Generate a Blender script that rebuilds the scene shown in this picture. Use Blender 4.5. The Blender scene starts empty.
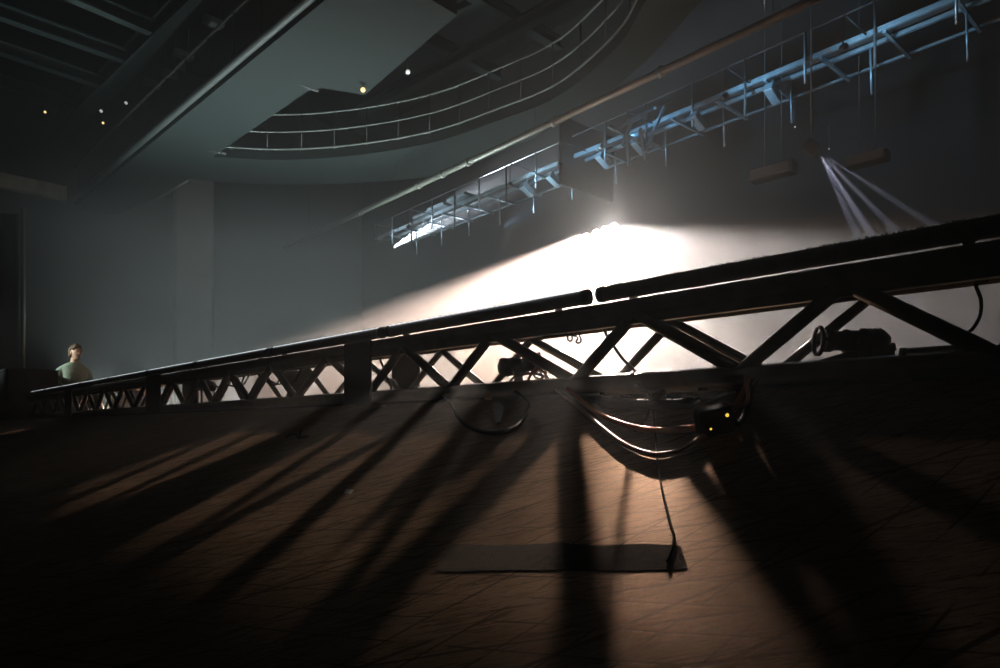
import bpy, bmesh, math, random
from mathutils import Vector, Matrix, geometry
random.seed(7)
S = bpy.context.scene
COL = S.collection
PI = math.pi

# ------------------------------------------------------------------ camera frame
F, CX, HY, CZ = 667.0, 500.0, 427.0, -.112     # focal length in px, principal column, horizon row, camera height
def P(px, py, Y):                              # point seen at (px, py) at depth Y
    return Vector(((px - CX) / F * Y, Y, CZ + (HY - py) / F * Y))
def PZ(px, py, z):                             # point seen at (px, py) at height z
    return P(px, py, F * (z - CZ) / (HY - py))
U = Vector((-0.7039, 0.7103, 0))               # along the truss, away from the camera
V = Vector((0.7103, 0.7039, 0))                # across the truss, away from the camera
UP = Vector((0, 0, 1))
def UV(u, v, z): return U * u + V * v + UP * z
def TR(Y, v=0.0, h=0.0):                       # point of the truss: front face depth Y, offset v across, height h above lens
    return Vector((2.744 - 0.991 * Y, Y, 0)) + V * v + UP * (CZ + h)
def FR(px, py, f=.962): return P(px, py, f*1830.0/(px+161.0))   # just in front of the truss, f of its depth
SL, VE, ZB = .291, 1.905, -2.8                  # fall of the raked floor towards the camera, its top edge, bottom of the room
def FL(px, py, r=0.0):                         # point r above the raked floor, seen at (px, py)
    k, m = (px-CX)/F, (HY-py)/F; Y = (-SL*VE + r - CZ)/(m - SL*(V.x*k+V.y)); return Vector((k*Y, Y, CZ + m*Y))
RN = (UP - V*SL).normalized()                  # normal of the raked floor
def YX(px): return 1830.0 / (px + 161.0)       # truss front-face depth seen at column px

# ------------------------------------------------------------------ mesh helpers
class MB:
    def __init__(s): s.v = []; s.f = []; s.smooth = []
    def add(s, vs, fs, smooth=False):
        b = len(s.v); s.v += [Vector(p) for p in vs]
        s.f += [[b + i for i in f] for f in fs]; s.smooth += [smooth] * len(fs); return s
    def box(s, c, size, ax=None, bev=0.0):
        c = Vector(c); X, Y, Z = ax if ax else (Vector((1,0,0)), Vector((0,1,0)), UP)
        bm = bmesh.new(); bmesh.ops.create_cube(bm, size=1)
        for v in bm.verts: v.co = Vector((v.co.x*size[0], v.co.y*size[1], v.co.z*size[2]))
        if bev: bmesh.ops.bevel(bm, geom=bm.edges[:], offset=bev, segments=2, affect='EDGES', profile=0.5)
        bm.verts.index_update()
        vs = [c + X*v.co.x + Y*v.co.y + Z*v.co.z for v in bm.verts]
        fs = [[v.index for v in f.verts] for f in bm.faces]; bm.free()
        return s.add(vs, fs)
    def bar(s, a, b, w, h, up=UP, bev=0.0):    # rectangular bar from a to b
        a, b = Vector(a), Vector(b); d = (b-a); L = d.length; X = d/L
        Y = up.cross(X); Y = Y.normalized() if Y.length > 1e-5 else Vector((1,0,0)); Z = X.cross(Y)
        return s.box((a+b)/2, (L, w, h), (X, Y, Z), bev)
    def tube(s, pts, r, n=10, smooth=True, caps=True):
        pts = [Vector(p) for p in pts]; N = len(pts)
        rs = r if isinstance(r, (list, tuple)) else [r]*N
        vs = []; fs = []
        t0 = (pts[1]-pts[0]).normalized()
        ref = UP if abs(t0.z) < .9 else Vector((1,0,0))
        nrm = (ref - t0*ref.dot(t0)).normalized()
        for i, p in enumerate(pts):
            t = ((pts[min(i+1,N-1)]-p).normalized() + (p-pts[max(i-1,0)]).normalized())
            t = t.normalized() if t.length > 1e-6 else t0
            nrm = (nrm - t*nrm.dot(t)).normalized(); bi = t.cross(nrm)
            for k in range(n):
                a = 2*PI*k/n; vs.append(p + (nrm*math.cos(a)+bi*math.sin(a))*rs[i])
        for i in range(N-1):
            for k in range(n):
                k2 = (k+1) % n; fs.append([i*n+k, i*n+k2, (i+1)*n+k2, (i+1)*n+k])
        s.add(vs, fs, smooth)
        if caps: s.add(vs[:n], [list(range(n))[::-1]]); s.add(vs[-n:], [list(range(n))])
        return s
    def lathe(s, o, axis, prof, n=24, smooth=True):   # prof: (distance along axis, radius)
        o, axis = Vector(o), Vector(axis).normalized()
        ref = UP if abs(axis.z) < .9 else Vector((1,0,0))
        a1 = (ref - axis*ref.dot(axis)).normalized(); a2 = axis.cross(a1)
        vs = []; fs = []
        for t, r in prof:
            for k in range(n):
                a = 2*PI*k/n; vs.append(o + axis*t + (a1*math.cos(a)+a2*math.sin(a))*max(r,1e-4))
        for i in range(len(prof)-1):
            for k in range(n):
                k2 = (k+1)%n; fs.append([i*n+k, i*n+k2, (i+1)*n+k2, (i+1)*n+k])
        return s.add(vs, fs, smooth)
    def ball(s, c, r, seg=16, ring=10, ax=None):
        c = Vector(c); r = r if isinstance(r, (tuple, list)) else (r, r, r)
        X, Y, Z = ax if ax else (Vector((1,0,0)), Vector((0,1,0)), UP)
        vs = []; fs = []
        for i in range(ring+1):
            th = PI*i/ring
            for k in range(seg):
                a = 2*PI*k/seg
                vs.append(c + X*(r[0]*math.sin(th)*math.cos(a)) + Y*(r[1]*math.sin(th)*math.sin(a)) + Z*(r[2]*math.cos(th)))
        for i in range(ring):
            for k in range(seg):
                k2 = (k+1)%seg; fs.append([i*seg+k, (i+1)*seg+k, (i+1)*seg+k2, i*seg+k2])
        return s.add(vs, fs, True)
    def prism(s, poly, vec):                   # planar polygon of 3D points extruded along vec
        poly = [Vector(p) for p in poly]; n = len(poly); vec = Vector(vec)
        tri = geometry.tessellate_polygon([poly])
        s.add(poly, [list(t) for t in tri]); s.add([p+vec for p in poly], [list(t)[::-1] for t in tri])
        side = []
        for i in range(n): j = (i+1)%n; side.append([i, j, n+j, n+i])
        return s.add(poly+[p+vec for p in poly], side)
    def build(s, name, mat, parent=None, local=False):
        me = bpy.data.meshes.new(name)
        off = Vector((0,0,0)) if (parent is None or local) else root_of(parent)
        me.from_pydata([v-off for v in s.v], [], s.f)
        me.polygons.foreach_set('use_smooth', s.smooth)
        bm = bmesh.new(); bm.from_mesh(me); bmesh.ops.remove_doubles(bm, verts=bm.verts[:], dist=1e-6)
        bmesh.ops.recalc_face_normals(bm, faces=bm.faces[:]); bm.to_mesh(me); bm.free()
        o = bpy.data.objects.new(name, me); COL.objects.link(o)
        if mat: me.materials.append(mat)
        if parent: o.parent = parent
        return o
def root_of(o):
    p = Vector((0,0,0))
    while o: p += o.location; o = o.parent
    return p
def tag(o, label=None, cat=None, group=None, kind=None):
    for k, v in (('label',label),('category',cat),('group',group),('kind',kind)):
        if v: o[k] = v
    return o
def thing(name, label, cat, loc=(0,0,0), group=None, kind=None):
    o = bpy.data.objects.new(name, None); COL.objects.link(o); o.location = loc; o.empty_display_size = .1
    return tag(o, label, cat, group, kind)
def struct(name, mb, mat, label=None, cat=None):
    return tag(mb.build(name, mat), label, cat, None, 'structure')
def dup(root, loc, rz=None, label=None):
    r = root.copy(); COL.objects.link(r); r.location = loc
    if rz is not None: r.rotation_euler = (0,0,rz)
    if label: r['label'] = label
    for ch in list(root.children):
        c = ch.copy(); COL.objects.link(c); c.parent = r
        for g in list(ch.children):
            d = g.copy(); COL.objects.link(d); d.parent = c
    return r
def spline(pts, n=10):                         # Catmull-Rom through the points
    pts = [Vector(p) for p in pts]; q = [pts[0]*2-pts[1]] + pts + [pts[-1]*2-pts[-2]]; out = []
    for i in range(1, len(q)-2):
        a, b, c, d = q[i-1:i+3]
        for k in range(n):
            t = k/n
            out.append(.5*((2*b)+(c-a)*t+(2*a-5*b+4*c-d)*t*t+(3*b-a-3*c+d)*t**3))
    return out + [pts[-1]]

# ------------------------------------------------------------------ materials
def mat(name, col, rough=.5, metal=0.0, spec=.5, noise=0.0, nscale=8.0, bump=0.0, bscale=60.0, emit=None, estr=0.0):
    m = bpy.data.materials.new(name); m.use_nodes = True; nt = m.node_tree; b = nt.nodes['Principled BSDF']
    b.inputs['Roughness'].default_value = rough; b.inputs['Metallic'].default_value = metal
    b.inputs['Specular IOR Level'].default_value = spec
    tc = nt.nodes.new('ShaderNodeTexCoord')
    nz = nt.nodes.new('ShaderNodeTexNoise'); nz.inputs['Scale'].default_value = nscale; nz.inputs['Detail'].default_value = 5
    nt.links.new(tc.outputs['Object'], nz.inputs['Vector'])
    cr = nt.nodes.new('ShaderNodeValToRGB')
    lo = [max(0,c*(1-noise)) for c in col]; hi = [min(1,c*(1+noise)) for c in col]
    cr.color_ramp.elements[0].position = .3; cr.color_ramp.elements[1].position = .7
    cr.color_ramp.elements[0].color = (*lo,1); cr.color_ramp.elements[1].color = (*hi,1)
    nt.links.new(nz.outputs['Fac'], cr.inputs['Fac']); nt.links.new(cr.outputs['Color'], b.inputs['Base Color'])
    if bump:
        n2 = nt.nodes.new('ShaderNodeTexNoise'); n2.inputs['Scale'].default_value = bscale; n2.inputs['Detail'].default_value = 3
        nt.links.new(tc.outputs['Object'], n2.inputs['Vector'])
        bp = nt.nodes.new('ShaderNodeBump'); bp.inputs['Strength'].default_value = bump; bp.inputs['Distance'].default_value = .01
        nt.links.new(n2.outputs['Fac'], bp.inputs['Height']); nt.links.new(bp.outputs['Normal'], b.inputs['Normal'])
    if emit:
        b.inputs['Emission Color'].default_value = (*emit,1); b.inputs['Emission Strength'].default_value = estr
    return m
M = {}
M['truss']   = mat('truss metal', (.17,.155,.135), .30, .95, .5, .25, 14)
M['plate']   = mat('black plate', (.014,.013,.012), .45, .3, .5, .3, 10)
M['batten']  = mat('batten shell', (.055,.048,.030), .32, .2, .6, .5, 40, 1.0, 300)
M['cap']     = mat('end cap', (.02,.02,.02), .4, 0, .5, .2)
M['lens']    = mat('frosted lens', (.75,.77,.80), .12, .5, .8, .1)
M['black']   = mat('matt black', (.012,.012,.012), .5, 0, .5, .3)
M['lampblk'] = mat('lamp housing', (.014,.013,.012), .38, .2, .5, .3, 20)
M['glass']   = mat('lamp glass', (.10,.12,.22), .08, 0, .9, .1)
M['rubber']  = mat('rubber cable', (.016,.013,.011), .55, 0, .2, .2, 30)
M['orange']  = mat('orange cable', (.75,.20,.045), .40, .85, .25, .15, 30)  # metallic orange stands in for the orange highlight on a dark cable
M['brown']   = mat('brown cable', (.24,.085,.03), .42, .6, .2, .2, 30)
M['copper']  = mat('thin cord', (.010,.006,.004), .9, 0, .03, .2, 30)
M['foil']    = mat('clear tape', (.35,.36,.38), .3, .2, .5, .1, 30, .8, 60)
M['strap']   = mat('strap', (.9,.9,.92), .25, .4, .7, .1)
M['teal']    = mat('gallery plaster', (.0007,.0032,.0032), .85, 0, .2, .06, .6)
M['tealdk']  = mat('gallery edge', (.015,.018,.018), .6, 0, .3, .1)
M['rail']    = mat('handrail steel', (.05,.055,.053), .5, .3, .3, .15)
M['raildk']  = mat('dark rail', (.03,.03,.03), .7, 0, .15, .2)
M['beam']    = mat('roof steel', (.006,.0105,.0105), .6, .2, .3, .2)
M['pipe']    = mat('dull pipe', (.11,.11,.10), .45, .3, .4, .15)
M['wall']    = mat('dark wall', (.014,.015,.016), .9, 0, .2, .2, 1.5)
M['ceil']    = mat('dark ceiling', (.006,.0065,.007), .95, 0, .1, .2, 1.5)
M['pil']     = mat('grey pilaster', (.42,.43,.42), .9, 0, .2, .1, 1.0)
M['cloth']   = mat('black drape', (.008,.008,.009), .95, 0, .1, .3, 3)
M['beige']   = mat('beige fascia', (.50,.46,.37), .8, 0, .2, .25, 2.5)
M['steel']   = mat('catwalk steel', (.17,.22,.25), .4, .5, .5, .2, 6)
M['white']   = mat('white paper', (.75,.74,.72), .8, 0, .3, .05)
M['warm']    = mat('warm bulb', (.8,.7,.4), .4, 0, .5, 0, emit=(1,.72,.30), estr=1.6)
M['cool']    = mat('cool bulb', (.8,.8,.8), .4, 0, .5, 0, emit=(.9,.95,.9), estr=.5)
M['arc']     = mat('main lamp lens', (.9,.9,.9), .3, 0, .5, 0, emit=(1,.93,.82), estr=60)
M['amber']   = mat('status light', (.9,.6,.1), .4, 0, .5, 0, emit=(1,.62,.08), estr=1.2)
M['skin']    = mat('skin', (.55,.34,.25), .5, 0, .4, .06, 20)
M['hair']    = mat('brown hair', (.085,.045,.025), .55, 0, .4, .4, 60)
M['sweater'] = mat('grey green knit', (.21,.25,.205), .85, 0, .2, .12, 30, .3, 200)
M['jeans']   = mat('dark trousers', (.02,.022,.03), .8, 0, .2, .2, 20)
M['shoe']    = mat('dark shoe', (.015,.013,.012), .5, 0, .4, .2)
M['tape']    = mat('dull tape', (.075,.048,.031), .9, 0, .03, .35, 60, .3, 300)
M['board']   = mat('worn board', (.030,.023,.018), .7, 0, .25, .35, 9, .3, 30)

FS = 4.0
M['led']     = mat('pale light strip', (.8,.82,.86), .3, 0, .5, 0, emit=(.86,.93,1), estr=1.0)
M['bright']  = mat('bright strip', (.80,.82,.86), .22, .9, .6, .05)
def floor_mat():
    m = bpy.data.materials.new('worn plywood floor'); m.use_nodes = True; nt = m.node_tree; N = nt.nodes; L = nt.links
    b = N['Principled BSDF']
    tc = N.new('ShaderNodeTexCoord')
    def mapping(scale, rot=0):
        mp = N.new('ShaderNodeMapping'); mp.inputs['Scale'].default_value = [q*(FS if i < 2 else 1) for i, q in enumerate(scale)]; mp.inputs['Rotation'].default_value = (0,0,rot)
        L.new(tc.outputs['Object'], mp.inputs['Vector']); return mp.outputs['Vector']
    def noise(vec, scale, detail=6, rough=.6):
        n = N.new('ShaderNodeTexNoise'); n.inputs['Scale'].default_value = scale; n.inputs['Detail'].default_value = detail
        n.inputs['Roughness'].default_value = rough; L.new(vec, n.inputs['Vector']); return n.outputs['Fac']
    def ramp(fac, stops):
        r = N.new('ShaderNodeValToRGB'); e = r.color_ramp.elements
        while len(e) < len(stops): e.new(.5)
        for el, (p, c) in zip(e, stops): el.position = p; el.color = (*c,1) if isinstance(c, tuple) else (c,c,c,1)
        L.new(fac, r.inputs['Fac']); return r.outputs['Color']
    def mul(a, c, f=1.0):
        x = N.new('ShaderNodeMix'); x.data_type = 'RGBA'; x.blend_type = 'MULTIPLY'; x.inputs[0].default_value = f
        L.new(a, x.inputs[6]); L.new(c, x.inputs[7]); return x.outputs[2]
    grain = noise(mapping((1.2, 26, 1)), 2.2, 8, .65)
    base = ramp(grain, [(.25,(.22,.145,.092)), (.5,(.42,.285,.185)), (.75,(.58,.40,.265))])
    blot = ramp(noise(mapping((1,1,1)), 1.7, 6), [(.3, .55), (.65, 1.0)])
    c = mul(base, blot)
    scuff = None
    for i, (rot, sc, th) in enumerate(((-.42, (1.1, 30, 1), .66), (.30, (.8, 40, 1), .685), (-.12, (1.6, 22, 1), .67), (1.2, (1.5, 36, 1), .70))):
        n = noise(mapping(sc, rot), 1.3+.37*i, 3, .5)
        s_ = ramp(n, [(th, 1.0), (th+.02, .35)])
        c = mul(c, s_, .85)
        scuff = s_ if scuff is None else mul(scuff, s_)
    speck = ramp(noise(mapping((3,9,1)), 6, 2), [(.70, 1.0), (.73, .35)])
    c = mul(c, speck, .8)
    for i, (rot, sc, th) in enumerate(((-.38, (1.3, 9, 1), .60), (.22, (1.0, 12, 1), .60), (.75, (1.5, 8, 1), .61), (-.9, (1.2, 7, 1), .62))):
        f_ = ramp(noise(mapping(sc, rot), 3.1+.7*i, 5, .62), [(th, 1.0), (th+.015, .22)]); c = mul(c, f_, .9); scuff = mul(scuff, f_)
    # seams between the plywood sheets
    br = N.new('ShaderNodeTexBrick'); br.inputs['Scale'].default_value = 1.0; br.inputs['Brick Width'].default_value = 2.44; br.inputs['Row Height'].default_value = 1.22
    br.inputs['Mortar Size'].default_value = .0012; br.inputs['Color1'].default_value = (1,1,1,1); br.inputs['Color2'].default_value = (.8,.8,.8,1); br.inputs['Mortar'].default_value = (.25,.25,.25,1)
    mp = N.new('ShaderNodeMapping'); mp.inputs['Location'].default_value = (.8, 1.22-.468, 0); L.new(tc.outputs['Object'], mp.inputs['Vector']); L.new(mp.outputs['Vector'], br.inputs['Vector'])
    c = mul(c, br.outputs['Color'], .85)
    for i, (rot, sc) in enumerate(((-.33, (3.0,1)), (.12, (2.2,1)), (-.62, (4,1)), (.5, (3,1)))):
        mp2 = N.new('ShaderNodeMapping'); mp2.inputs['Rotation'].default_value = (0,0,rot); mp2.inputs['Location'].default_value = (i*3.1, i*1.7, 0); L.new(tc.outputs['Object'], mp2.inputs['Vector'])
        dn = N.new('ShaderNodeTexNoise'); dn.inputs['Scale'].default_value = 2.5; L.new(mp2.outputs['Vector'], dn.inputs['Vector'])
        wv = N.new('ShaderNodeTexWave'); wv.bands_direction = 'Y'; wv.inputs['Scale'].default_value = 2.4 + .9*i; wv.inputs['Distortion'].default_value = 1.1; wv.inputs['Detail'].default_value = 2; wv.inputs['Detail Scale'].default_value = .8
        L.new(mp2.outputs['Vector'], wv.inputs['Vector'])
        line = ramp(wv.outputs['Fac'], [(.988, 0.0), (.996, 1.0)])
        gate = ramp(noise(mp2.outputs['Vector'], 5.0+i, 4, .6), [(.42, 0.0), (.50, 1.0)])
        both = mul(line, gate)
        inv = N.new('ShaderNodeInvert'); L.new(both, inv.inputs['Color'])
        c = mul(c, inv.outputs['Color'], .9); scuff = mul(scuff, inv.outputs['Color'])
    N.remove(b)
    df = N.new('ShaderNodeBsdfDiffuse'); gs = N.new('ShaderNodeBsdfGlossy'); ms = N.new('ShaderNodeMixShader'); ms.inputs[0].default_value = .18
    L.new(c, df.inputs['Color']); gs.inputs['Color'].default_value = (.62,.44,.33,1)
    rr = ramp(grain, [(.3,.36), (.7,.48)]); L.new(rr, gs.inputs['Roughness'])
    L.new(df.outputs[0], ms.inputs[1]); L.new(gs.outputs[0], ms.inputs[2]); L.new(ms.outputs[0], N['Material Output'].inputs['Surface'])
    bp = N.new('ShaderNodeBump'); bp.inputs['Strength'].default_value = .35; bp.inputs['Distance'].default_value = .0008
    hm = mul(ramp(grain, [(0,.0),(1,1.0)]), scuff); hm = mul(hm, br.outputs['Color']); hm = mul(hm, speck)
    L.new(hm, bp.inputs['Height']); L.new(bp.outputs['Normal'], df.inputs['Normal']); L.new(bp.outputs['Normal'], gs.inputs['Normal'])
    return m
M['floor'] = floor_mat()

# ------------------------------------------------------------------ room shell (its long axis runs along the truss)
U0, U1, V0, V1, ZC = -9.0, 28.6, -7.0, 18.6, 14.5
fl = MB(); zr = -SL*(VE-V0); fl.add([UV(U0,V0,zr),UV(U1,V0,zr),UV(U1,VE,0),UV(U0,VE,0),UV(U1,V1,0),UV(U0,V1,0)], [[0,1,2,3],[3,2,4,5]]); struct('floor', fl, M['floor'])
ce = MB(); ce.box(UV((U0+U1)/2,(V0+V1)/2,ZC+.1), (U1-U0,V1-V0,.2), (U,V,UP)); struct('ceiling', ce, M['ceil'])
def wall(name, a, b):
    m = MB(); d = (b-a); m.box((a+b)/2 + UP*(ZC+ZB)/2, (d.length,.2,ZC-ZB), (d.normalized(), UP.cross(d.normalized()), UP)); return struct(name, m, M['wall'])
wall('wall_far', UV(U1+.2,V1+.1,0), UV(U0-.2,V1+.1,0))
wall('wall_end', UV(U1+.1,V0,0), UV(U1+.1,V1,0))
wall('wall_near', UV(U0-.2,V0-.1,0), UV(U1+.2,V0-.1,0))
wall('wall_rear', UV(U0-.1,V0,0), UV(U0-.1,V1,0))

# grey pilaster of the end wall
def on_end(px, d=0.0):                         # plan point of the end wall seen in column px
    k = (px-CX)/F; Y = (U1-d)/(U.x*k+U.y); return Vector((k*Y, Y, 0))
pa, pb = on_end(173), on_end(210)
m = MB(); d = (pb-pa); m.box((pa+pb)/2 - U*.2 + UP*6.0, (d.length,.4,12.0), (d.normalized(), U, UP), .02)
struct('pilaster', m, M['pil'], 'pale grey pilaster standing out from the far end wall', 'pilaster')

# ------------------------------------------------------------------ haze filling the room
def haze(z0, z1, dens, label, v1=None):
    v1 = V1 if v1 is None else v1
    b_ = MB().box(UV((U0+U1)/2,(V0+v1)/2,(z0+z1)/2), (U1-U0+.1,v1-V0+.1 if v1 == V1 else v1-V0,z1-z0), (U,V,UP))
    hm = bpy.data.materials.new('theatre haze'); hm.use_nodes = True; nt = hm.node_tree
    nt.nodes.remove(nt.nodes['Principled BSDF'])
    vs = nt.nodes.new('ShaderNodeVolumeScatter'); vs.inputs['Density'].default_value = dens; vs.inputs['Anisotropy'].default_value = HG
    vs.inputs['Color'].default_value = (1,1,1,1)
    nt.links.new(vs.outputs['Volume'], nt.nodes['Material Output'].inputs['Volume'])
    tag(b_.build('haze', hm), label, 'haze', None, 'stuff')
HG = .66
haze(ZB, 5.2, .0175, 'dense theatre haze lying over the stage floor')
haze(ZB, .10, .035, 'low haze pooled over the raked floor in front of the truss', VE-.04)
haze(5.202, 8.2, .005, 'thinner theatre haze between stage and gallery')
haze(8.202, ZC-.01, .0012, 'faint theatre haze under the roof of the hall')

# ------------------------------------------------------------------ the long box truss
def truss():
    t = thing('lighting_truss', 'long black box truss running low across the stage floor with zigzag lacing', 'truss', (2.744-.991*3.4, 3.4, 0))
    Y0, Y1 = 1.02, 9.62
    for nm, v, h in (('top_chord',0,.413),('top_chord',.24,.413),('bottom_chord',0,.1545),('bottom_chord',.24,.1545)):
        MB().tube([TR(Y0,v,h), TR(Y1,v,h)], .030, 20).build(nm, M['truss'], t)
    # flat web under the front top chord, the dark beam of the photo
    MB().bar(TR(Y0,0,.372), TR(Y1,0,.372), .03, .035, UP, .004).build('top_rail', M['truss'], t)
    lace = [('B',1.10),('T',1.34),('B',1.58),('T',1.819),('B',2.031),('T',2.298),('B',2.487),('T',2.80),('B',2.996),('T',3.24),('B',3.46),
            ('T',3.74),('B',4.004),('T',4.226),('B',4.452),('T',4.679),('B',4.893),('T',5.07),('B',5.29),('T',5.50),('B',5.73)]
    y = 5.73; k = 0
    while y < 9.3:
        y += .232; k += 1; lace.append(('T' if k % 2 else 'B', y))
    hz_ = {'T':.392, 'B':.168}
    for (a, ya), (b, yb) in zip(lace, lace[1:]):
        for v in (0, .24):
            MB().tube([TR(ya,v,hz_[a]), TR(yb,v,hz_[b])], (.0215 if v == 0 else .0165), 14).build('diagonal', M['truss'], t)
    for a, ya in lace:
        if a == 'B': MB().tube([TR(ya,0,.1545), TR(ya,.24,.1545)], .014, 10).build('cross_bar', M['truss'], t)
    for a, ya in lace[::4]:
        MB().tube([TR(ya,0,.413), TR(ya,.24,.413)], .014, 10).build('cross_bar', M['truss'], t)
    for v_, h_ in ((-.006,.1835),):
        ax_ = (V, U, UP); tilt = math.radians(13); w_ = (V*math.cos(tilt) + UP*math.sin(tilt)); q_ = (TR(Y0,v_,h_)+TR(Y1,v_,h_))/2
        MB().box(q_, ((TR(Y1,0,0)-TR(Y0,0,0)).length, .030, .003), (U, w_, U.cross(w_))).build('edge_strip', M['bright'], t)  # tilted bright strip added to catch the lamp as a rim glint
    gaps = [YX(x) for x in (734,706,700,663,645,602,494,482)]
    cut = [Y0] + gaps + [Y1]
    for a, b in zip(cut[::2], cut[1::2]):
        MB().bar(TR(a,0,.1185), TR(b,0,.1185), .030, .0125).build('packing_strip', M['plate'], t)
    MB().bar(TR(1.9,.24,.1185), TR(2.2,.24,.1185), .030, .0125).build('packing_strip', M['plate'], t)
    for ya, yb in ((3.405,3.58),(5.62,5.88),(7.75,7.98)):
        for v in (-.034, .274):
            MB().bar(TR(ya,v,.278), TR(yb,v,.278), .012, .328, UP, .004).build('splice_plate', M['plate'], t)
        for v in (0,.24):
            for h in (.1545,.413):
                MB().tube([TR((ya+yb)/2-.05,v,h), TR((ya+yb)/2+.05,v,h)], .035, 16).build('chord_coupler', M['plate'], t)
    return t
truss()

# ------------------------------------------------------------------ light battens on the front top chord
bounds = [1.50, 2.424, 3.345, 4.226, 5.106, 5.90, 6.75, 7.53, 8.20, 8.84, 9.48]
place = ['nearest batten on the truss, big and grainy, running out of the frame',
         'batten on the truss directly above the middle spotlight and the two loose cord loops',
         'batten on the truss above the widest black splice plates and the wrapped lamp',
         'batten on the truss over the little round dark lamp, fourth from the near end',
         'batten on the truss above the middle black splice plates, fifth from the near end',
         'sixth batten along the truss counted from the near end, beyond the middle splice plates',
         'batten on the truss just right of the sitting person',
         'batten on the truss across the waist of the sitting person',
         'batten on the truss just left of the sitting person, last but one',
         'last small batten at the far dark end of the truss']
for i, (a, b) in enumerate(zip(bounds, bounds[1:])):
    ga = .012
    A, B = TR(a+ga,0,.4765), TR(b-ga,0,.4765)
    t = thing('light_batten', place[i], 'light batten', TR((a+b)/2,0,.443), 'light battens lined up on the truss')
    d = (B-A).normalized(); L = (B-A).length
    MB().lathe(A, d, [(0,.0),(0,.018),(.006,.0245),(.014,.0265),(L-.014,.0265),(L-.006,.0245),(L,.018),(L,0)], 24).build('housing', M['batten'], t); hsg = t.children[0]
    for q in (A+d*.020, B-d*.020):
        MB().lathe(q-d*.012, d, [(0,.0268),(.0,.029),(.024,.029),(.024,.0268)], 24).build('end_cap', M['cap'], hsg)
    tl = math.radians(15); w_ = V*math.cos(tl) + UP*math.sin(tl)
    if i > 0: MB().box((A+B)/2 + UP*.0275 - V*.002, (L-.06, .034, .004), (d, w_, d.cross(w_))).build('top_strip', M['led'], t)  # glowing strip added to draw the bright line along the top
    if i == 0:
        ls = MB(); n = int(L/.014)
        for k in range(n):
            rr = random.uniform(.0030,.0056)
            ls.ball(A + d*(.05 + (L-.1)*(k+random.uniform(.2,.8))/n) + UP*(.0270), (rr,rr,rr), 8, 6)
        ls.build('glitter_bead', M['lens'], t)['kind'] = 'stuff'
    for f in (.12, .88):
        c = A + d*L*f
        MB().bar(c - UP*.040 - d*.012, c - UP*.040 + d*.012, .02, .030).build('foot', M['cap'], t)

# ------------------------------------------------------------------ small spotlights on the truss
def spot_lamp(name, label, c, aim, L, R, foot, ring=True, mat_='lampblk', glass='glass'):
    c = Vector(c); aim = Vector(aim).normalized(); side = aim.cross(UP).normalized(); top = side.cross(aim)
    t = thing(name, label, 'spotlight', Vector(foot))
    o = c - aim*L/2
    bo = MB().lathe(o, aim, [(0,0),(0,.55*R),(.06*L,.8*R),(.10*L,R),(.34*L,R),(.36*L,1.08*R),(.42*L,1.08*R),(.44*L,.9*R),(.60*L,.9*R),
                        (.62*L,.97*R),(.67*L,.97*R),(.69*L,.82*R),(.84*L,.82*R),(.86*L,.95*R),(.97*L,.95*R),(.97*L,.80*R)], 28).build('body', M[mat_], t)
    MB().lathe(o, aim, [(.955*L,0),(.955*L,.80*R),(.962*L,.80*R),(.966*L,.0)], 24).build('lens', M[glass], bo)
    if ring:
        g = MB(); g.lathe(o, aim, [(1.03*L,1.02*R),(1.03*L,1.30*R),(1.08*L,1.30*R),(1.08*L,1.02*R),(1.03*L,1.02*R)], 28)
        for s_ in (-1,1): g.bar(o+aim*.93*L+side*s_*1.0*R, o+aim*1.05*L+side*s_*1.1*R, .004, .010)
        g.build('gel_frame', M['black'], bo)
    for k in range(3):
        q = o + aim*(.14+.07*k)*L
        MB().lathe(q, aim, [(0,R*.99),(0,1.10*R),(.02*L,1.10*R),(.02*L,R*.99)], 28).build('cooling_fin', M[mat_], bo)
    yk = MB(); base = Vector(foot)
    for s_ in (-1,1): yk.bar(c+side*s_*1.18*R, base + side*s_*1.18*R + UP*.006, .006, .022, aim)
    yk.bar(base - side*1.25*R + UP*.005, base + side*1.25*R + UP*.005, .024, .008)
    yk.build('yoke', M['black'], t)
    for s_ in (-1,1):
        MB().lathe(c+side*s_*1.02*R, side*s_, [(0,.25*R),(.28*R,.25*R),(.28*R,.34*R),(.5*R,.34*R),(.5*R,0)], 14).build('tilt_knob', M['black'], t)
    return t
# big one, right
cR = P(855, 341, 2.02); fR = Vector((cR.x+.01, cR.y, CZ+.175))
spR = spot_lamp('spotlight', 'black profile spotlight with a gel ring lying inside the truss at the dark near end', cR, (-1,.12,.02), .190, .036, fR)
MB().box(cR+Vector((.065,0,-.038)), (.075,.075,.05), None, .008).build('power_pack', M['lampblk'], spR)
MB().tube([cR+Vector((.10,0,-.01)), cR+Vector((.115,0,-.012)), cR+Vector((.118,0,-.03))], .007, 8).build('cable_gland', M['black'], spR)
# middle one
cM = P(518, 366, 2.86); fM = Vector((cM.x+.005, cM.y, CZ+.176))
spM = spot_lamp('spotlight', 'black spotlight inside the truss in the middle, by the tangle of cables', cM, (1,-.22,.10), .172, .037, fM)
MB().box(cM+Vector((-.06,.006,.004)), (.045,.062,.062), None, .016).build('power_pack', M['lampblk'], spM)
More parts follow.
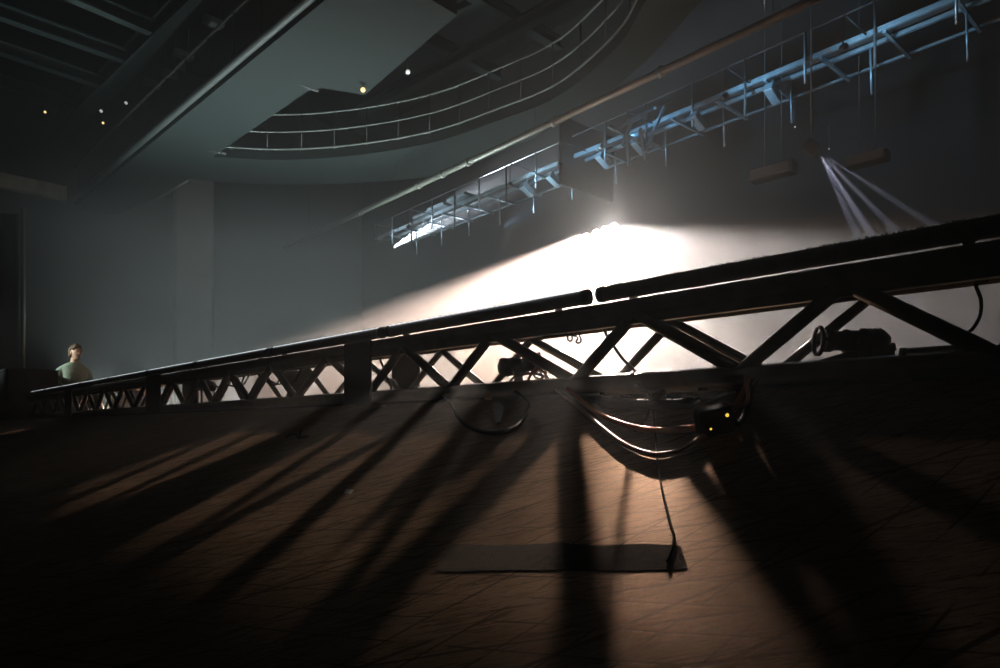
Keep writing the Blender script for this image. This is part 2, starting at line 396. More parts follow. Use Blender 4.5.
# pale wrapped lamp further off
c3 = P(297, 384, 4.28); f3 = Vector((c3.x, c3.y, CZ+.176))
t = thing('wrapped_lamp', 'grey lamp wrapped in cloth hanging inside the truss left of the splice plates', 'lamp', f3)
w = MB(); w.ball(c3+UP*.012, (.085,.06,.075), 20, 14); w.ball(c3+Vector((-.05,0,.05)), (.05,.045,.04), 14, 10); w.ball(c3+Vector((.05,0,.05)), (.055,.045,.045), 14, 10)
w.build('cloth_wrap', mat('grey cloth', (.16,.155,.13), .9, 0, .2, .3, 20, .5, 40), t)
MB().lathe(c3-UP*.04, -UP, [(0,.05),(.02,.055),(.05,.03),(.065,.03),(.065,0)], 16).build('base', M['lampblk'], t)
# little round lamp
c4 = P(208, 386, 5.2); f4 = Vector((c4.x, c4.y, CZ+.176))
spot_lamp('spotlight', 'little round dark lamp far along the truss beyond the pale wrapped lamp', c4, (.7,-.6,-.1), .13, .042, f4, ring=False)

# ------------------------------------------------------------------ cables
def cable(name, label, pts, r, m, cat='cable', n=10):
    me = MB().tube(spline(pts, n), r, 8); o = me.build(name, M[m]); return tag(o, label, cat)
def floor_cable(name, label, start, pts, end, rad, m, cat='cable'):
    q = ([start] if start is not None else []) + [FL(*p, rad+.0008) for p in pts] + ([end] if end is not None else [])
    return cable(name, label, q, rad, m, cat)
floor_cable('cable', 'thick orange-lit cable lying in a long shallow arc in front of the truss', TR(2.49,-.035,.14),
      ((583,402),(597,413),(617,422),(640,428.5),(668,430.5),(696,427),(720,417),(736,406)), TR(2.00,-.035,.14), .0085, 'orange')
floor_cable('cable', 'brown cable making the deepest loop on the floor in front of the truss', TR(2.53,-.035,.14),
      ((574,404),(586,414),(602,428),(622,443),(645,453),(662,455),(684,449),(704,436),(722,420),(739,404)), TR(1.98,-.035,.14), .0072, 'brown')
floor_cable('cord', 'long thin cord running from the truss down the floor to the tape', TR(2.27,-.034,.15),
      ((650,396),(653,410),(655,430),(657,458),(661,484),(666,506),(671,526),(674,537),(672,548),(667,561)), None, .0022, 'copper', 'cord')
floor_cable('cable', 'short dark cable curling off the bottom chord above the orange arc', TR(2.28,-.034,.14),
      ((649,400),(649,410),(647,418),(642,425),(635,430)), None, .0042, 'rubber')
cable('cable', 'dark cable running slantwise from the top chord to the bottom chord behind the lacing',
      [TR(2.46,.12,.385), P(608,338,2.5), P(622,358,2.45), P(634,370,2.36), P(640,378,2.32), TR(2.26,.05,.172)], .0055, 'rubber')
floor_cable('cable', 'black cable lying in a loop below the middle spotlight', TR(3.0,-.035,.14),
      ((452,405),(458,417),(470,427),(492,432.5),(512,429),(522,420),(526,410),(528,403)), TR(2.68,-.035,.14), .0065, 'rubber')
cable('cable', 'thin black cable arching over the middle spotlight from back to front',
      [P(508,386,2.80), P(513,378,2.78), P(525,374,2.76), P(538,374,2.74), P(546,378,2.70), P(549,384,2.66), TR(2.62,.03,.172)], .006, 'rubber')
cable('cable', 'pale-rimmed cable coiled at the nose of the middle spotlight',
      [P(527,381,2.74), P(534,370,2.72), P(541,366,2.7), P(546,372,2.68), P(540,379,2.66), P(534,375,2.66), P(541,370,2.65), P(551,383,2.62)], .005, 'brown')
cable('cord_loop', 'left of two small loose cord loops hanging from the top chord',
      [TR(2.60,-.0,.352), P(565,335,2.55), P(568,340,2.55), P(571,341,2.55), P(572,337,2.55), P(570,332,2.55)], .0035, 'rubber', 'cord')
cable('cord_loop', 'right of two small loose cord loops hanging from the top chord',
      [TR(2.52,-.0,.352), P(577,337,2.52), P(576,342,2.52), P(579,343,2.52), P(581,340,2.52), P(579,333,2.52), P(583,331,2.52)], .0035, 'rubber', 'cord')
cable('cable', 'single cable curving down from the top chord beside the near end, lit along its edge',
      [TR(1.60,.05,.36), P(976,284,1.75), P(981,300,1.74), P(980,316,1.73), P(973,328,1.74), P(965,335,1.75), P(958,342,1.8)], .0045, 'copper')
for k, (pts, lab) in enumerate((
      ([P(377,352,3.6), P(381,362,3.6), P(384,372,3.62), P(378,382,3.6)], 'dark cable hanging between the two splice plates'),
      ([P(376,371,3.55), P(382,372,3.58), P(388,380,3.6), P(392,392,3.62)], 'cable arching off the front splice plate'),
      ([P(391,379,3.7), P(395,381,3.7), P(399,389,3.68), P(402,393,3.66)], 'white cable end curling before the rear splice plate'),
      ([P(388,383,3.7), P(392,386,3.7), P(396,394,3.66)], 'short white cable end below the longer curled one'))):
    cable('cable', lab, pts, .006, 'strap' if k > 1 else 'rubber')
# cables bundled under the top chord of the second bay run
for k in range(7):
    y0 = 4.05 + k*.17; h0 = random.uniform(.33,.37)
    sag = random.uniform(.03,.075); v = random.uniform(.03,.2)
    lab = ['cable swag under the top chord nearest the wrapped lamp', 'second cable swag left of the wrapped lamp', 'third cable swag left of the wrapped lamp',
           'cable swag midway between wrapped lamp and round lamp', 'cable swag two bays before the small round lamp', 'cable swag just before the small round lamp', 'cable swag over the small round lamp'][k]
    cable('cable_swag', lab, [TR(y0,v,.375), TR(y0+.05,v,h0-sag*.7), TR(y0+.12,v+.02,h0-sag), TR(y0+.2,v,h0-sag*.5), TR(y0+.26,v-.01,.378)], .006, 'rubber')
# hanging flap, connector box, crumpled tape
t = MB().prism([FL(x,y,.003) for x,y in ((493,404),(503,404),(505,409),(501,424),(497,425),(494,411))], RN*.008)
tag(t.build('strap_end', M['black']), 'black strap end lying below the middle spotlight', 'strap')
bx = FL(716,434,.0)+RN*.034; t = thing('connector_box', 'black connector box with amber status lights lying below the truss joint', 'connector box', bx)
bxx = Vector((.93,0,.36)).normalized(); bxx = (bxx - RN*bxx.dot(RN)).normalized()
MB().box(bx, (.080,.055,.062), (bxx, RN.cross(bxx), RN), .008).build('body', M['lampblk'], t)
MB().tube(spline([bx+bxx*.035+RN*.01, FL(738,424,.01), FL(746,412,.01), TR(1.99,-.04,.135)],8), .008, 8).build('lead', M['rubber'], t)
MB().tube(spline([bx+bxx*.03+RN*.03, FL(737,406,.03), FL(748,400,.03), TR(2.0,-.06,.15)],8), .0055, 8).build('lead', M['orange'], t)
for (x_, z_, rr) in ((.022,.012,.0042),(-.02,-.012,.0028)):
    MB().ball(bx + bxx*x_ + RN*z_ - RN.cross(bxx)*.0275, rr, 10, 8).build('status_light', M['amber'], t)
def crumple(label, x0, x1, y, hgt):
    t = MB(); n = 14; random.seed(int(x0)); pts = []
    for i in range(n+1):
        x = x0+(x1-x0)*i/n; pts.append((FL(x, y+random.uniform(-.4,.4)*hgt, .008), (.002+.006*hgt/6*math.sin(PI*i/n))*random.uniform(.6,1.2)))
    t.tube([p for p,_ in pts], [h for _,h in pts], 7, False)
    return tag(t.build('tape_wrap', M['foil']), label, 'tape')
crumple('crumpled shiny tape at the foot of the truss left of the cord', 601, 645, 396, 3)
crumple('longest crumpled shiny tape at the foot of the truss right of the cord', 661, 702, 396.5, 6)
st = MB(); st.bar(FL(704,402,.012), FL(728,393,.03), .006, .010); st.bar(FL(709,400,.014), FL(735,392,.05), .005, .006)
tag(st.build('cable_tie', M['strap']), 'shiny white strap crossing the foot of the truss by the connector box', 'strap')
loom = MB().tube(spline([FL(x, y, .016) for x,y in ((592,400),(612,403),(650,405),(682,404),(699,400))],8), [.008]*4+[.016]*25+[.008]*4, 10)
tag(loom.build('cable_loom', M['rubber']), 'fat black cable loom lying along the foot of the truss above the orange arc', 'cable loom')
# dark cloth heap on the chord by the big spotlight, clear tube lamp
hp = MB(); pr = [P(765,371,2.02), P(800,366,2.02), P(826,358,2.02), P(846,352,2.02), P(884,352,2.02), P(893,360,2.02), P(893,366,2.02), P(765,376,2.02)]
hp.prism(pr, V*.16); tag(hp.build('sandbag', M['cloth']), 'black sandbag draped on the bottom chord under the near spotlight', 'sandbag')
a, b = TR(YX(903),0,.195), TR(YX(974),0,.195)
t = thing('tube_lamp', 'clear tube lamp lying on the bottom chord at the dark near end', 'tube lamp', (a+b)/2-UP*.012)
d = (b-a); MB().tube([a,b], .0075, 14).build('glass_tube', mat('clear tube', (.35,.30,.26), .12, 0, .9, .1), t)
for q in (a, a+d*.80, b): MB().lathe(q-d.normalized()*.008, d, [(0,0),(0,.0095),(.016,.0095),(.016,0)], 14).build('end_cap', M['steel'], t)

# ------------------------------------------------------------------ main lamp bank
LD = 14.0
LP = P(612, 228, LD)
t = thing('lamp_bank', 'row of blazing white lamps on a stand beyond the truss', 'stage light', Vector((LP.x-.12, LP.y+.10, 0)))
for k, (px, py) in enumerate(((614,228),(605,230),(596,232.5),(586,236))):
    c = P(px, py, LD + k*.10); aim = (Vector((0,0,.5))-c).normalized(); R = (.075 - .014*(k > 0) - .006*k)*1.4
    MB().lathe(c - aim*.26, aim, [(0,0),(0,.6*R),(.05,R),(.22,R),(.26,1.05*R),(.26,.9*R)], 20).build('lamp_head', M['lampblk'], t)
    m_ = MB().lathe(c - aim*.03, aim, [(0,0),(0,.9*R),(.012,.88*R),(.02,.0)], 20).build('lens', M['arc'], t)
ba = P(618,234,LD+.3); bb = P(580,246,LD+.6)
MB().tube([ba, bb], .025, 10).build('lamp_bar', M['black'], t)
st0 = Vector((LP.x-.12, LP.y+.28, 0))
MB().tube([st0+UP*.5, Vector((st0.x, st0.y, ba.z-.04))], .022, 10).build('pole', M['black'], t)
for a in range(3):
    an = 2*PI*a/3+.4; MB().tube([st0+UP*.75, st0+Vector((.55*math.cos(an), .55*math.sin(an), .015))], .014, 8).build('leg', M['black'], t)

# ------------------------------------------------------------------ overhead gallery ring
def gal(pts, z): return [PZ(x, y, z) for x, y in pts]
def gz(pts, z, k=6): return spline(gal(pts, z), k)
ZG = 8.0
outer_l = [(400,-62),(325,0),(75,206)]
lower = [(78,216),(116,214),(155,198),(189,179)]
arc_o = [(189,179),(250,184),(330,184),(400,180),(440,174),(500,153),(560,124),(630,75),(700,2),(740,-55)]
arc_i = [(690,-60),(646,0),(618,46),(560,95),(500,120),(430,143),(350,156),(280,160),(213,157)]
hole_l = [(224,149),(308,91),(322,88),(365,95),(457,15),(428,-2),(452,-62)]
G = thing('gallery', 'pale teal gallery ring with curved opening and railings high overhead', 'gallery', PZ(300,120,ZG))
poly = gal(outer_l, ZG) + gal(lower, ZG)[:-1] + gz(arc_o, ZG, 5) + gz(arc_i, ZG, 5) + gal(hole_l, ZG)
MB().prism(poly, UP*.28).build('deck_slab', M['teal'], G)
def fence(path, hs, r, m, pm, nposts, name='handrail', post_h=None):
    for h in hs: MB().tube([p + UP*h for p in path], r, 8).build(name, M[m], G)
    Ls = [0.0]
    for a, b in zip(path, path[1:]): Ls.append(Ls[-1] + (b-a).length)
    for k in range(nposts):
        s_ = Ls[-1]*(k+.5)/nposts
        for i in range(len(Ls)-1):
            if Ls[i] <= s_ <= Ls[i+1]:
                q = path[i].lerp(path[i+1], (s_-Ls[i])/(Ls[i+1]-Ls[i])); break
        MB().tube([q + UP*.25, q + UP*max(hs)], .022, 8).build('railing_post', M[pm], G)
inner = gz(arc_i, ZG, 6)
fence(inner, (.33,), .035, 'rail', 'raildk', 1, 'toe_rail')
fence(inner, (.85, 1.38), .03, 'rail', 'raildk', 16)
left = spline(gal(outer_l, ZG), 8)
fence([p - V*.02 for p in left], (.34,), .05, 'rail', 'raildk', 1, 'toe_rail')
fence([p - V*.02 for p in left], (1.42,), .035, 'raildk', 'raildk', 14)
MB().tube([p - V*.10 + UP*.16 for p in left], .09, 8).build('edge_beam', M['tealdk'], G)
hl = gal([(213,157),(224,149),(308,91)], ZG)
MB().tube([p + UP*.33 for p in hl], .03, 8).build('toe_rail', M['raildk'], G)
# short stubs at the ends of the curved rail
for (a, b) in (((208,149),(226,153)), ((300,83),(318,90)), ((156,199),(189,179))):
    MB().tube([PZ(*a,ZG+.05)-UP*.0, PZ(*b,ZG+.05)], .06, 8).build('rail_end', M['pipe' if a[0]==156 else 'raildk'], G)

# beige balcony front on the end wall, far left
a, b = on_end(-60,.3), on_end(66,.3)
za, zb = CZ+(HY-189)/F*a.y, CZ+(HY-204)/F*b.y
m = MB(); d = (b-a); m.box((a+b)/2+UP*8.35, (d.length,.3,.50), (d.normalized(), U, UP), .02)
m.build('trim', M['beige']); o = bpy.data.objects['trim']; o.name = 'balcony_front'; tag(o, 'dim beige balcony front on the far end wall beside the gallery', 'balcony front', None, 'structure')

# ------------------------------------------------------------------ roof steel over the left
ZR = 11.0
def beam(a, b, w, h, label):
    m = MB(); A, B = Vector(a), Vector(b)
    m.bar(A+UP*h/2, B+UP*h/2, w, .05); m.bar(A-UP*h/2, B-UP*h/2, w, .05); m.bar(A, B, .06, h)
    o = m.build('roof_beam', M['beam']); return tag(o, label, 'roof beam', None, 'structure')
A, B = PZ(225,-30,ZR), PZ(60,128,ZR)
beam(A, B, .55, .5, 'main roof beam running along the hall left of the gallery')
for (x0,y0,x1,y1,lab) in ((60,-12,152,28,'first cross beam joining the main roof beam'), (7,14,127,57,'second cross beam joining the main roof beam'),
                          (-10,44,107,84,'third cross beam joining the main roof beam'), (-10,77,83,106,'farthest dim cross beam joining the main roof beam')):
    a, b = PZ(x0,y0,ZR), PZ(x1,y1,ZR); a = b + (a-b)*1.6
    beam(a, b, .26, .34, lab)
for (x,y,w,lab) in ((213,22,15,'first pale box hung below the roof beside the main beam'), (183,55,14,'second pale box hung below the roof beside the main beam'),
                    (170,74,11,'third pale box hung below the roof beside the main beam'), (152,84,12,'fourth pale box hung below the roof beside the main beam')):
    c = PZ(x,y,10.6); t = thing('ballast_box', lab, 'ballast box', c)
    MB().box(c, (w/F*c.y*1.3,.26,.16), (V,U,UP), .02).build('case', mat('ballast', (.07,.075,.075), .6), t)
    for s_ in (-.15,.15): MB().tube([c+V*s_+UP*.08, c+V*s_+UP*(ZC-10.61)], .012, 6).build('hanger', M['raildk'], t)
# roof steel seen through the opening of the ring
for (p, q, lab) in ((((300,75),12.2),((620,-60),12.2),'roof beam over the gallery opening, along the hall'), (((360,112),11.6),((640,-40),11.6),'second roof beam over the gallery opening'),
                    (((450,-20),12.0),((560,45),12.0),'short cross beam over the gallery opening'), (((380,15),12.0),((500,75),12.0),'far cross beam over the gallery opening')):
    beam(PZ(*p[0],p[1]), PZ(*q[0],q[1]), .3, .3, lab)

# ------------------------------------------------------------------ little house lamps
def bulb(px, py, z, label, mt, R=.10, tilt=(.2,-.7,-.5)):
    c = PZ(px,py,z); t = thing('house_lamp', label, 'lamp', c); a = Vector(tilt).normalized()
    MB().lathe(c-a*R*1.4, a, [(0,0),(0,.5*R),(.5*R,.9*R),(1.4*R,1.15*R),(1.4*R,1.0*R)], 16).build('housing', M['lampblk'], t)
    MB().lathe(c-a*R*.2, a, [(0,0),(0,.98*R),(.06*R,.95*R),(.1*R,0)], 16).build('bulb', M[mt], t)
    MB().tube([c - a*R*1.2, c - a*R*1.2 + UP*.5], .015, 6).build('bracket', M['raildk'], t)
bulb(363,90,7.85,'yellowish house lamp at the inner corner of the gallery','warm',.06)
bulb(408,72,9.0,'pale house lamp right of the yellowish one, in the gallery opening','cool',.06)
bulb(366,152,8.25,'small warm lamp low on the curved gallery edge','warm',.07)
bulb(126,103,10.3,'tiny white lamp under the roof left of the gallery railing','cool',.05)
bulb(101,111,10.3,'tiny lamp with pale shade near the main roof beam end','cool',.05)
bulb(103,123,10.3,'lowest tiny warm lamp near the main roof beam end','warm',.04)
bulb(45,112,10.3,'lone faint lamp far left under the roof','warm',.04)
bulb(795,127,6.6,'small white lamp dot above the three slanting beams','cool',.022)
bulb(829,149,6.3,'tiny lamp beside the head of the beam projector','cool',.02)

# ------------------------------------------------------------------ slanting lighting pipe
a, b = PZ(835,-10,7.0), PZ(285,248,7.0)
t = thing('lighting_pipe', 'long dull pipe slung slantwise under the gallery ring', 'pipe', (a+b)/2)
MB().tube([a,b], .075, 12).build('tube', M['pipe'], t)
dd = (b-a)
for f in (.16,.30,.45,.505,.56,.72):
    q = a+dd*f; MB().lathe(q-dd.normalized()*.05, dd, [(0,.075),(0,.11),(.10,.11),(.10,.075)], 12).build('clamp', M['pipe'], t)
for f in (.05,.33,.62,.9):
    q = a+dd*f; MB().tube([q+UP*.07, Vector((q.x,q.y,ZG-.01 if .3 < f < .7 else ZC-.01))], .008, 6).build('wire', M['raildk'], t)

# ------------------------------------------------------------------ blue-lit catwalk
ZK = 7.5
K0, K1 = PZ(378,238,ZK), PZ(985,-14,ZK)
kd = (K1-K0); KL = kd.length; kd.normalize(); kv = Vector((-kd.y, kd.x, 0)); kv = kv if kv.y > 0 else -kv
t = thing('catwalk', 'long steel catwalk lit blue-white, receding below the roof on the right', 'catwalk', K0)
def K(s_, v, h=0): return K0 + kd*s_ + kv*v + UP*h
MB().bar(K(0,0), K(KL,0), .07, .10).build('edge_beam', M['steel'], t)
MB().bar(K(0,.45), K(KL,.45), .07, .08).build('edge_beam', M['steel'], t)
MB().bar(K(0,1.35), K(KL,1.35), .05, .05).build('edge_beam', M['steel'], t)
MB().bar(K(1.5,.22,.06), K(KL,.22,.06), .28, .02).build('walkway', M['raildk'], t)
def s_at(px):
    lo, hi = 0.0, KL
    for _ in range(40):
        m_ = (lo+hi)/2; q = K(m_,0)
        lo, hi = (m_, hi) if CX+F*q.x/q.y < px else (lo, m_)
    return lo
n = 17
for k in range(n):
    s_ = .8 + (KL-1.2)*k/(n-1)
    MB().bar(K(s_,0,-.06), K(s_,1.4,-.06), .06, .06).build('cross_member', M['steel'], t)
for k in range(15):
    s_ = 1.2 + (KL-1.6)*k/14; dk = k % 2
    MB().tube([K(s_,-.07,.55), K(s_,-.07,-.75 if dk else -.5)], .028, 8).build('post', M['raildk' if dk else 'steel'], t)
for k in range(12):
    s_ = 2.0 + (KL-2.4)*k/11
    MB().tube([K(s_,.5,0), K(s_+.02,.52,-.95)], .022, 8).build('hanger', M['steel'], t)
MB().tube([K(0,-.07,.55), K(KL,-.07,.55)], .02, 8).build('handrail', M['raildk'], t)
for (s_, h) in ((3.0,0.1),(4.0,.16),(5.2,.2)):
    MB().box(K(s_,.2,h+.1), (1.0,.5,.10), (kd,kv,UP), .01).build('deck_panel', M['steel'], t)
# lamps along the catwalk
base = None
lam = [(8.6,.15),(9.7,.2),(11.6,.2),(12.8,.2),(14.6,.1),(16.4,.2)]
labs = ['lamp at the near end of the bright catwalk stretch, beside the tangle of bars','second hanging catwalk lamp, tipped down','third catwalk lamp, pale box shaped',
        'fourth catwalk lamp from the tangle of bars','fifth catwalk lamp, nearly at the top edge','last catwalk lamp before the picture edge']
for k, ((s_, v), lb) in enumerate(zip(lam, labs)):
    c = K(s_, v, -.32); 
    t2 = thing('catwalk_lamp', lb, 'lamp', c, 'lamps under the catwalk')
    MB().box(c, (.20,.46,.20), (kd, (kv-UP*.45).normalized(), kd.cross((kv-UP*.45).normalized())), .02).build('housing', M['steel'], t2)
    MB().bar(c+UP*.08, c+UP*.30, .05, .03).build('bracket', M['steel'], t2)
    q = c + (kv-UP*.45).normalized()*.235
    MB().lathe(q-kv*.02, (kv-UP*.45), [(0,0),(0,.08),(.03,.075),(.03,0)], 14).build('lens', M['lens'], t2)
# tangle of bars at the start of the near stretch
t3 = thing('scaffold_frame', 'tangled scaffold frame of crossed bars at the catwalk break', 'scaffold', PZ(625,135,ZK))
for (x0,y0,x1,y1) in ((602,148,640,133),(608,126,650,147),(613,130,640,118),(622,147,632,120),(645,152,664,107),(628,120,672,100),(655,108,668,100),(605,140,600,148),(636,140,652,146),(627,132,629,166),(640,128,646,160)):
    a, b = P(x0,y0,15.6), P(x1,y1,15.6+ (x1-x0)/44.*.9)
    MB().bar(a, b, .07, .06).build('bar', M['steel'], t3)

# black board hung across the catwalk at the break
sb = s_at(574); bd = MB().box(K(sb,.55,.05), (.05,2.3,1.9), (kd,kv,UP), .004)
tag(bd.build('hanging_board', M['cloth']), 'black board hung crosswise where the two bright catwalk stretches break', 'board')

# projector throwing three slanting beams
pj = P(819,152,13.5)
t = thing('beam_projector', 'small projector high on the far side throwing three faint slanting beams', 'projector', pj+UP*.2)
ax = Vector((.55,-.30,-.5)).normalized()
MB().box(pj - ax*.18, (.30,.24,.22), (ax, UP.cross(ax).normalized(), ax.cross(UP.cross(ax).normalized())), .02).build('housing', M['lampblk'], t)
MB().lathe(pj-ax*.04, ax, [(0,.09),(.05,.10),(.05,.08)], 16).build('snout', M['black'], t)
MB().tube([pj-ax*.18+UP*.1, pj-ax*.18+UP*(ZC-pj.z-.01)], .02, 8).build('drop_pole', M['raildk'], t)
# dim loudspeaker boxes on the far wall
for (x0,x1,y,h_,Y,lab) in ((756,790,172,11,14.6,'dim boxy loudspeaker hanging left of the projector beams'), (852,882,160,9,13.9,'dim boxy loudspeaker hanging right of the projector')):
    c = P((x0+x1)/2, y, Y); w = (x1-x0)/F*Y; hh = 2*h_/F*Y*.55
    t = thing('loudspeaker', lab, 'loudspeaker', c)
    MB().box(c, (w*1.3,.35,hh), (U,V,UP), .03).build('cabinet', mat('speaker cabinet', (.010,.011,.012), .9, 0, .05), t)
    MB().box(c-V*.18, (w*1.15,.02,hh*.8), (U,V,UP), .005).build('grille', M['raildk'], t)
    for s_ in (-.25,.25): MB().tube([c+U*s_*w+UP*hh*.5, Vector((c.x+U.x*s_*w, c.y+U.y*s_*w, ZC-.01))], .012, 6).build('wire', M['raildk'], t)

# black masking drape on the far left, with its pipe
a, b = P(-140,300,15.5), P(21,300,15.5); m = MB(); n = 60; vs = []; fs = []
top = CZ+(HY-214)/F*15.5
for i in range(n+1):
    q = a.lerp(b, i/n); q.y += .07*math.sin(i*1.25) + .03*math.sin(i*2.9)
    vs += [Vector((q.x,q.y,.02)), Vector((q.x,q.y,top))]
for i in range(n): fs.append([2*i,2*i+2,2*i+3,2*i+1])
m.add(vs, fs, True); o = m.build('masking_drape', M['cloth']); sm = o.modifiers.new('thick','SOLIDIFY'); sm.thickness = .02
tag(o, 'black masking drape hanging at the far left edge of the hall', 'drape')
q = P(23,300,15.4); m = MB().tube([Vector((q.x,q.y,0)), Vector((q.x,q.y,top+.1))], .045, 10)
tag(m.build('drape_pole', M['pipe']), 'thin upright pole at the free edge of the black drape', 'pole')

# ------------------------------------------------------------------ floor bits
def sheet(name, pts, th, m, label, cat):
    b_ = MB(); b_.prism([FL(x,y,.0002) for x,y in pts], RN*th); return tag(b_.build(name, M[m]), label, cat)
sheet('tape_strip', [(436,571),(470,571.5),(520,570),(580,571),(640,570.5),(688,569),(685,560),(681,546),(640,544),(600,546),(560,543),(500,546),(452,544),(443,556)], .0006, 'tape',
      'wide strip of worn dull tape stuck on the floor at the end of the cord', 'tape')
sheet('paper_scrap', [(344,493),(351,494),(354,490),(347,489)], .0006, 'white', 'tiny white paper scrap on the dark floor', 'paper scrap')
wr = MB().tube(spline([FL(286,437,.004), FL(294,434,.02), FL(299,438,.01), FL(301,430,.04), FL(300,437,.012), FL(308,436,.004)]), .0035, 7)
tag(wr.build('wire_scrap', M['rubber']), 'loose bent wire scrap on the floor left of the splice plates', 'wire')
for k, (x, y, lb) in enumerate(((383,407,'pale crumb of tape at the foot of the truss by the splice plates'),(222,413,'pale crumb of tape at the foot of the truss under the small round lamp'))):
    q = FL(x, y, .0005); m = MB(); m.prism([q+Vector((-.018,0,0))+V*-.0, q+Vector((.016,0,.002)), q+Vector((.010,0,.012))], Vector((0,.004,0)))
    tag(m.build('tape_crumb', M['white']), lb, 'crumb')

fc = TR(10.35,.10,0); fc.z = .375  # black case added to stop stray light past the truss end
t = thing('flight_case', 'black flight case standing at the far dark end of the truss', 'case', fc-UP*.375)
MB().box(fc, (1.5,.62,.75), (U,V,UP), .012).build('case_body', M['cloth'], t)
for s_ in (-1,1):
    for h_ in (-.36,.36): MB().box(fc + V*s_*.305 + UP*h_, (1.51,.03,.03), (U,V,UP), .004).build('edge_trim', M['black'], t)
MB().box(fc - V*.313, (.16,.012,.10), (U,V,UP), .004).build('latch', M['plate'], t)

# ------------------------------------------------------------------ person
H = 1.66
pp = P(74, 427, 10.8); pp.z = 0
per = thing('person', 'person in a grey-green sweater sitting behind the far end of the truss, looking right', 'person', pp)
per.rotation_euler = (0,0,math.radians(-40))
# body: faces +X locally; legs, torso, arms, neck in one surface
DZ = -.475                                     # the seated trunk sits this much lower than a standing one
def fuse(name, mb, m, parent, voxel, smooth=4):      # one continuous skin over overlapping volumes
    o = mb.build(name, m, None)
    md = o.modifiers.new('fuse','REMESH'); md.mode = 'VOXEL'; md.voxel_size = voxel
    if smooth: sm = o.modifiers.new('soft','SMOOTH'); sm.factor = .5; sm.iterations = smooth
    bpy.context.view_layer.update()
    nm = bpy.data.meshes.new_from_object(o.evaluated_get(bpy.context.evaluated_depsgraph_get()))
    bpy.data.objects.remove(o); nm.name = name
    for p in nm.polygons: p.use_smooth = True
    o = bpy.data.objects.new(name, nm); COL.objects.link(o); o.parent = parent
    if not nm.materials: nm.materials.append(m)
    return o
def loft(mb, secs, n=28):                      # (x, z, half depth, half width)
    vs = []; fs = []
    for x, z, a, b in secs:
        for k in range(n):
            t_ = 2*PI*k/n; c_, s_ = math.cos(t_), math.sin(t_)
            vs.append(Vector((x + a*math.copysign(abs(c_)**.85, c_), b*math.copysign(abs(s_)**.85, s_), z)))
    for q in range(len(secs)-1):
        for k in range(n): fs.append([q*n+k, q*n+(k+1)%n, (q+1)*n+(k+1)%n, (q+1)*n+k])
    fs.append(list(range(n))[::-1]); fs.append([(len(secs)-1)*n+k for k in range(n)])
    return mb.add(vs, fs, True)
TOR = [(0,.80,.115,.165),(0,.90,.112,.158),(0,1.02,.100,.140),(.005,1.14,.112,.158),(.008,1.24,.116,.172),(.004,1.315,.098,.172),(.002,1.36,.078,.140),(.004,1.395,.062,.085)]
def arms(mb, g):
    for s_ in (-1,1):
        mb.tube(spline([(.0,s_*.125,1.318+DZ),(-.008,s_*.185,1.265+DZ),(-.022,s_*.222,1.18+DZ),(-.028,s_*.232,1.07+DZ),(.04,s_*.222,1.015+DZ),(.14,s_*.195,.99+DZ),(.225,s_*.167,.974+DZ)],5),
                [q+g for q in [.046]*5+[.050,.052,.052,.051,.050]+[.048]*5+[.044]*5+[.041]*5+[.038,.036,.034,.031,.029,.028]], 14)
hc = Vector((.060,0,1.562+DZ)); yaw = Matrix.Rotation(math.radians(20),3,'Z')
hb = MB(); loft(hb, [(x,z+DZ,a,b) for x,z,a,b in TOR]); arms(hb, 0)
hb.tube([(.004,0,1.36+DZ),(.022,0,1.43+DZ),(.040,0,1.50+DZ)], [.062,.054,.052], 18)
for s_ in (-1,1):
    hb.tube(spline([(.0,s_*.085,.86+DZ),(.20,s_*.10,.44),(.42,s_*.11,.47),(.415,s_*.11,.30),(.385,s_*.11,.10),(.385,s_*.11,.05)],5), [.085]*3+[.088]*3+[.082]*4+[.062]*5+[.055]*4+[.046]*4+[.04]*3, 14)
# head and hands sculpted and joined to the body mesh
def head_pt(th, ph):                            # th from crown, ph around from the face
    z = math.cos(th); r = math.sin(th); x = r*math.cos(ph); y = r*math.sin(ph)
    X, Y_, Z_ = x*.096, y*.074, z*.118
    f = max(0.0, math.cos(ph))*r
    if z < -.15: X -= (.018*(-z))*(1 if x < 0 else -.3); Y_ *= 1-.32*(-z-.15)
    nose = math.exp(-((ph)/.20)**2 - ((z+.12)/.16)**2); X += .026*nose
    brow = math.exp(-(ph/.7)**2 - ((z-.20)/.10)**2); X += .006*brow
    eye = math.exp(-((abs(ph)-.42)/.17)**2 - ((z-.06)/.09)**2); X -= .008*eye
    lip = math.exp(-(ph/.32)**2 - ((z+.48)/.06)**2); X += .006*lip
    mouth = math.exp(-(ph/.34)**2 - ((z+.545)/.03)**2); X -= .004*mouth
    chin = math.exp(-(ph/.45)**2 - ((z+.80)/.14)**2); X += .020*chin
    return Vector((X, Y_, Z_))
SEG, RNG = 40, 32; vs = []; fs = []
for i in range(RNG+1):
    for k in range(SEG): vs.append(hc + yaw @ head_pt(PI*i/RNG, 2*PI*k/SEG - (2*PI if k > SEG/2 else 0)))
for i in range(RNG):
    for k in range(SEG): fs.append([i*SEG+k, (i+1)*SEG+k, (i+1)*SEG+(k+1)%SEG, i*SEG+(k+1)%SEG])
hb.add(vs, fs, True)
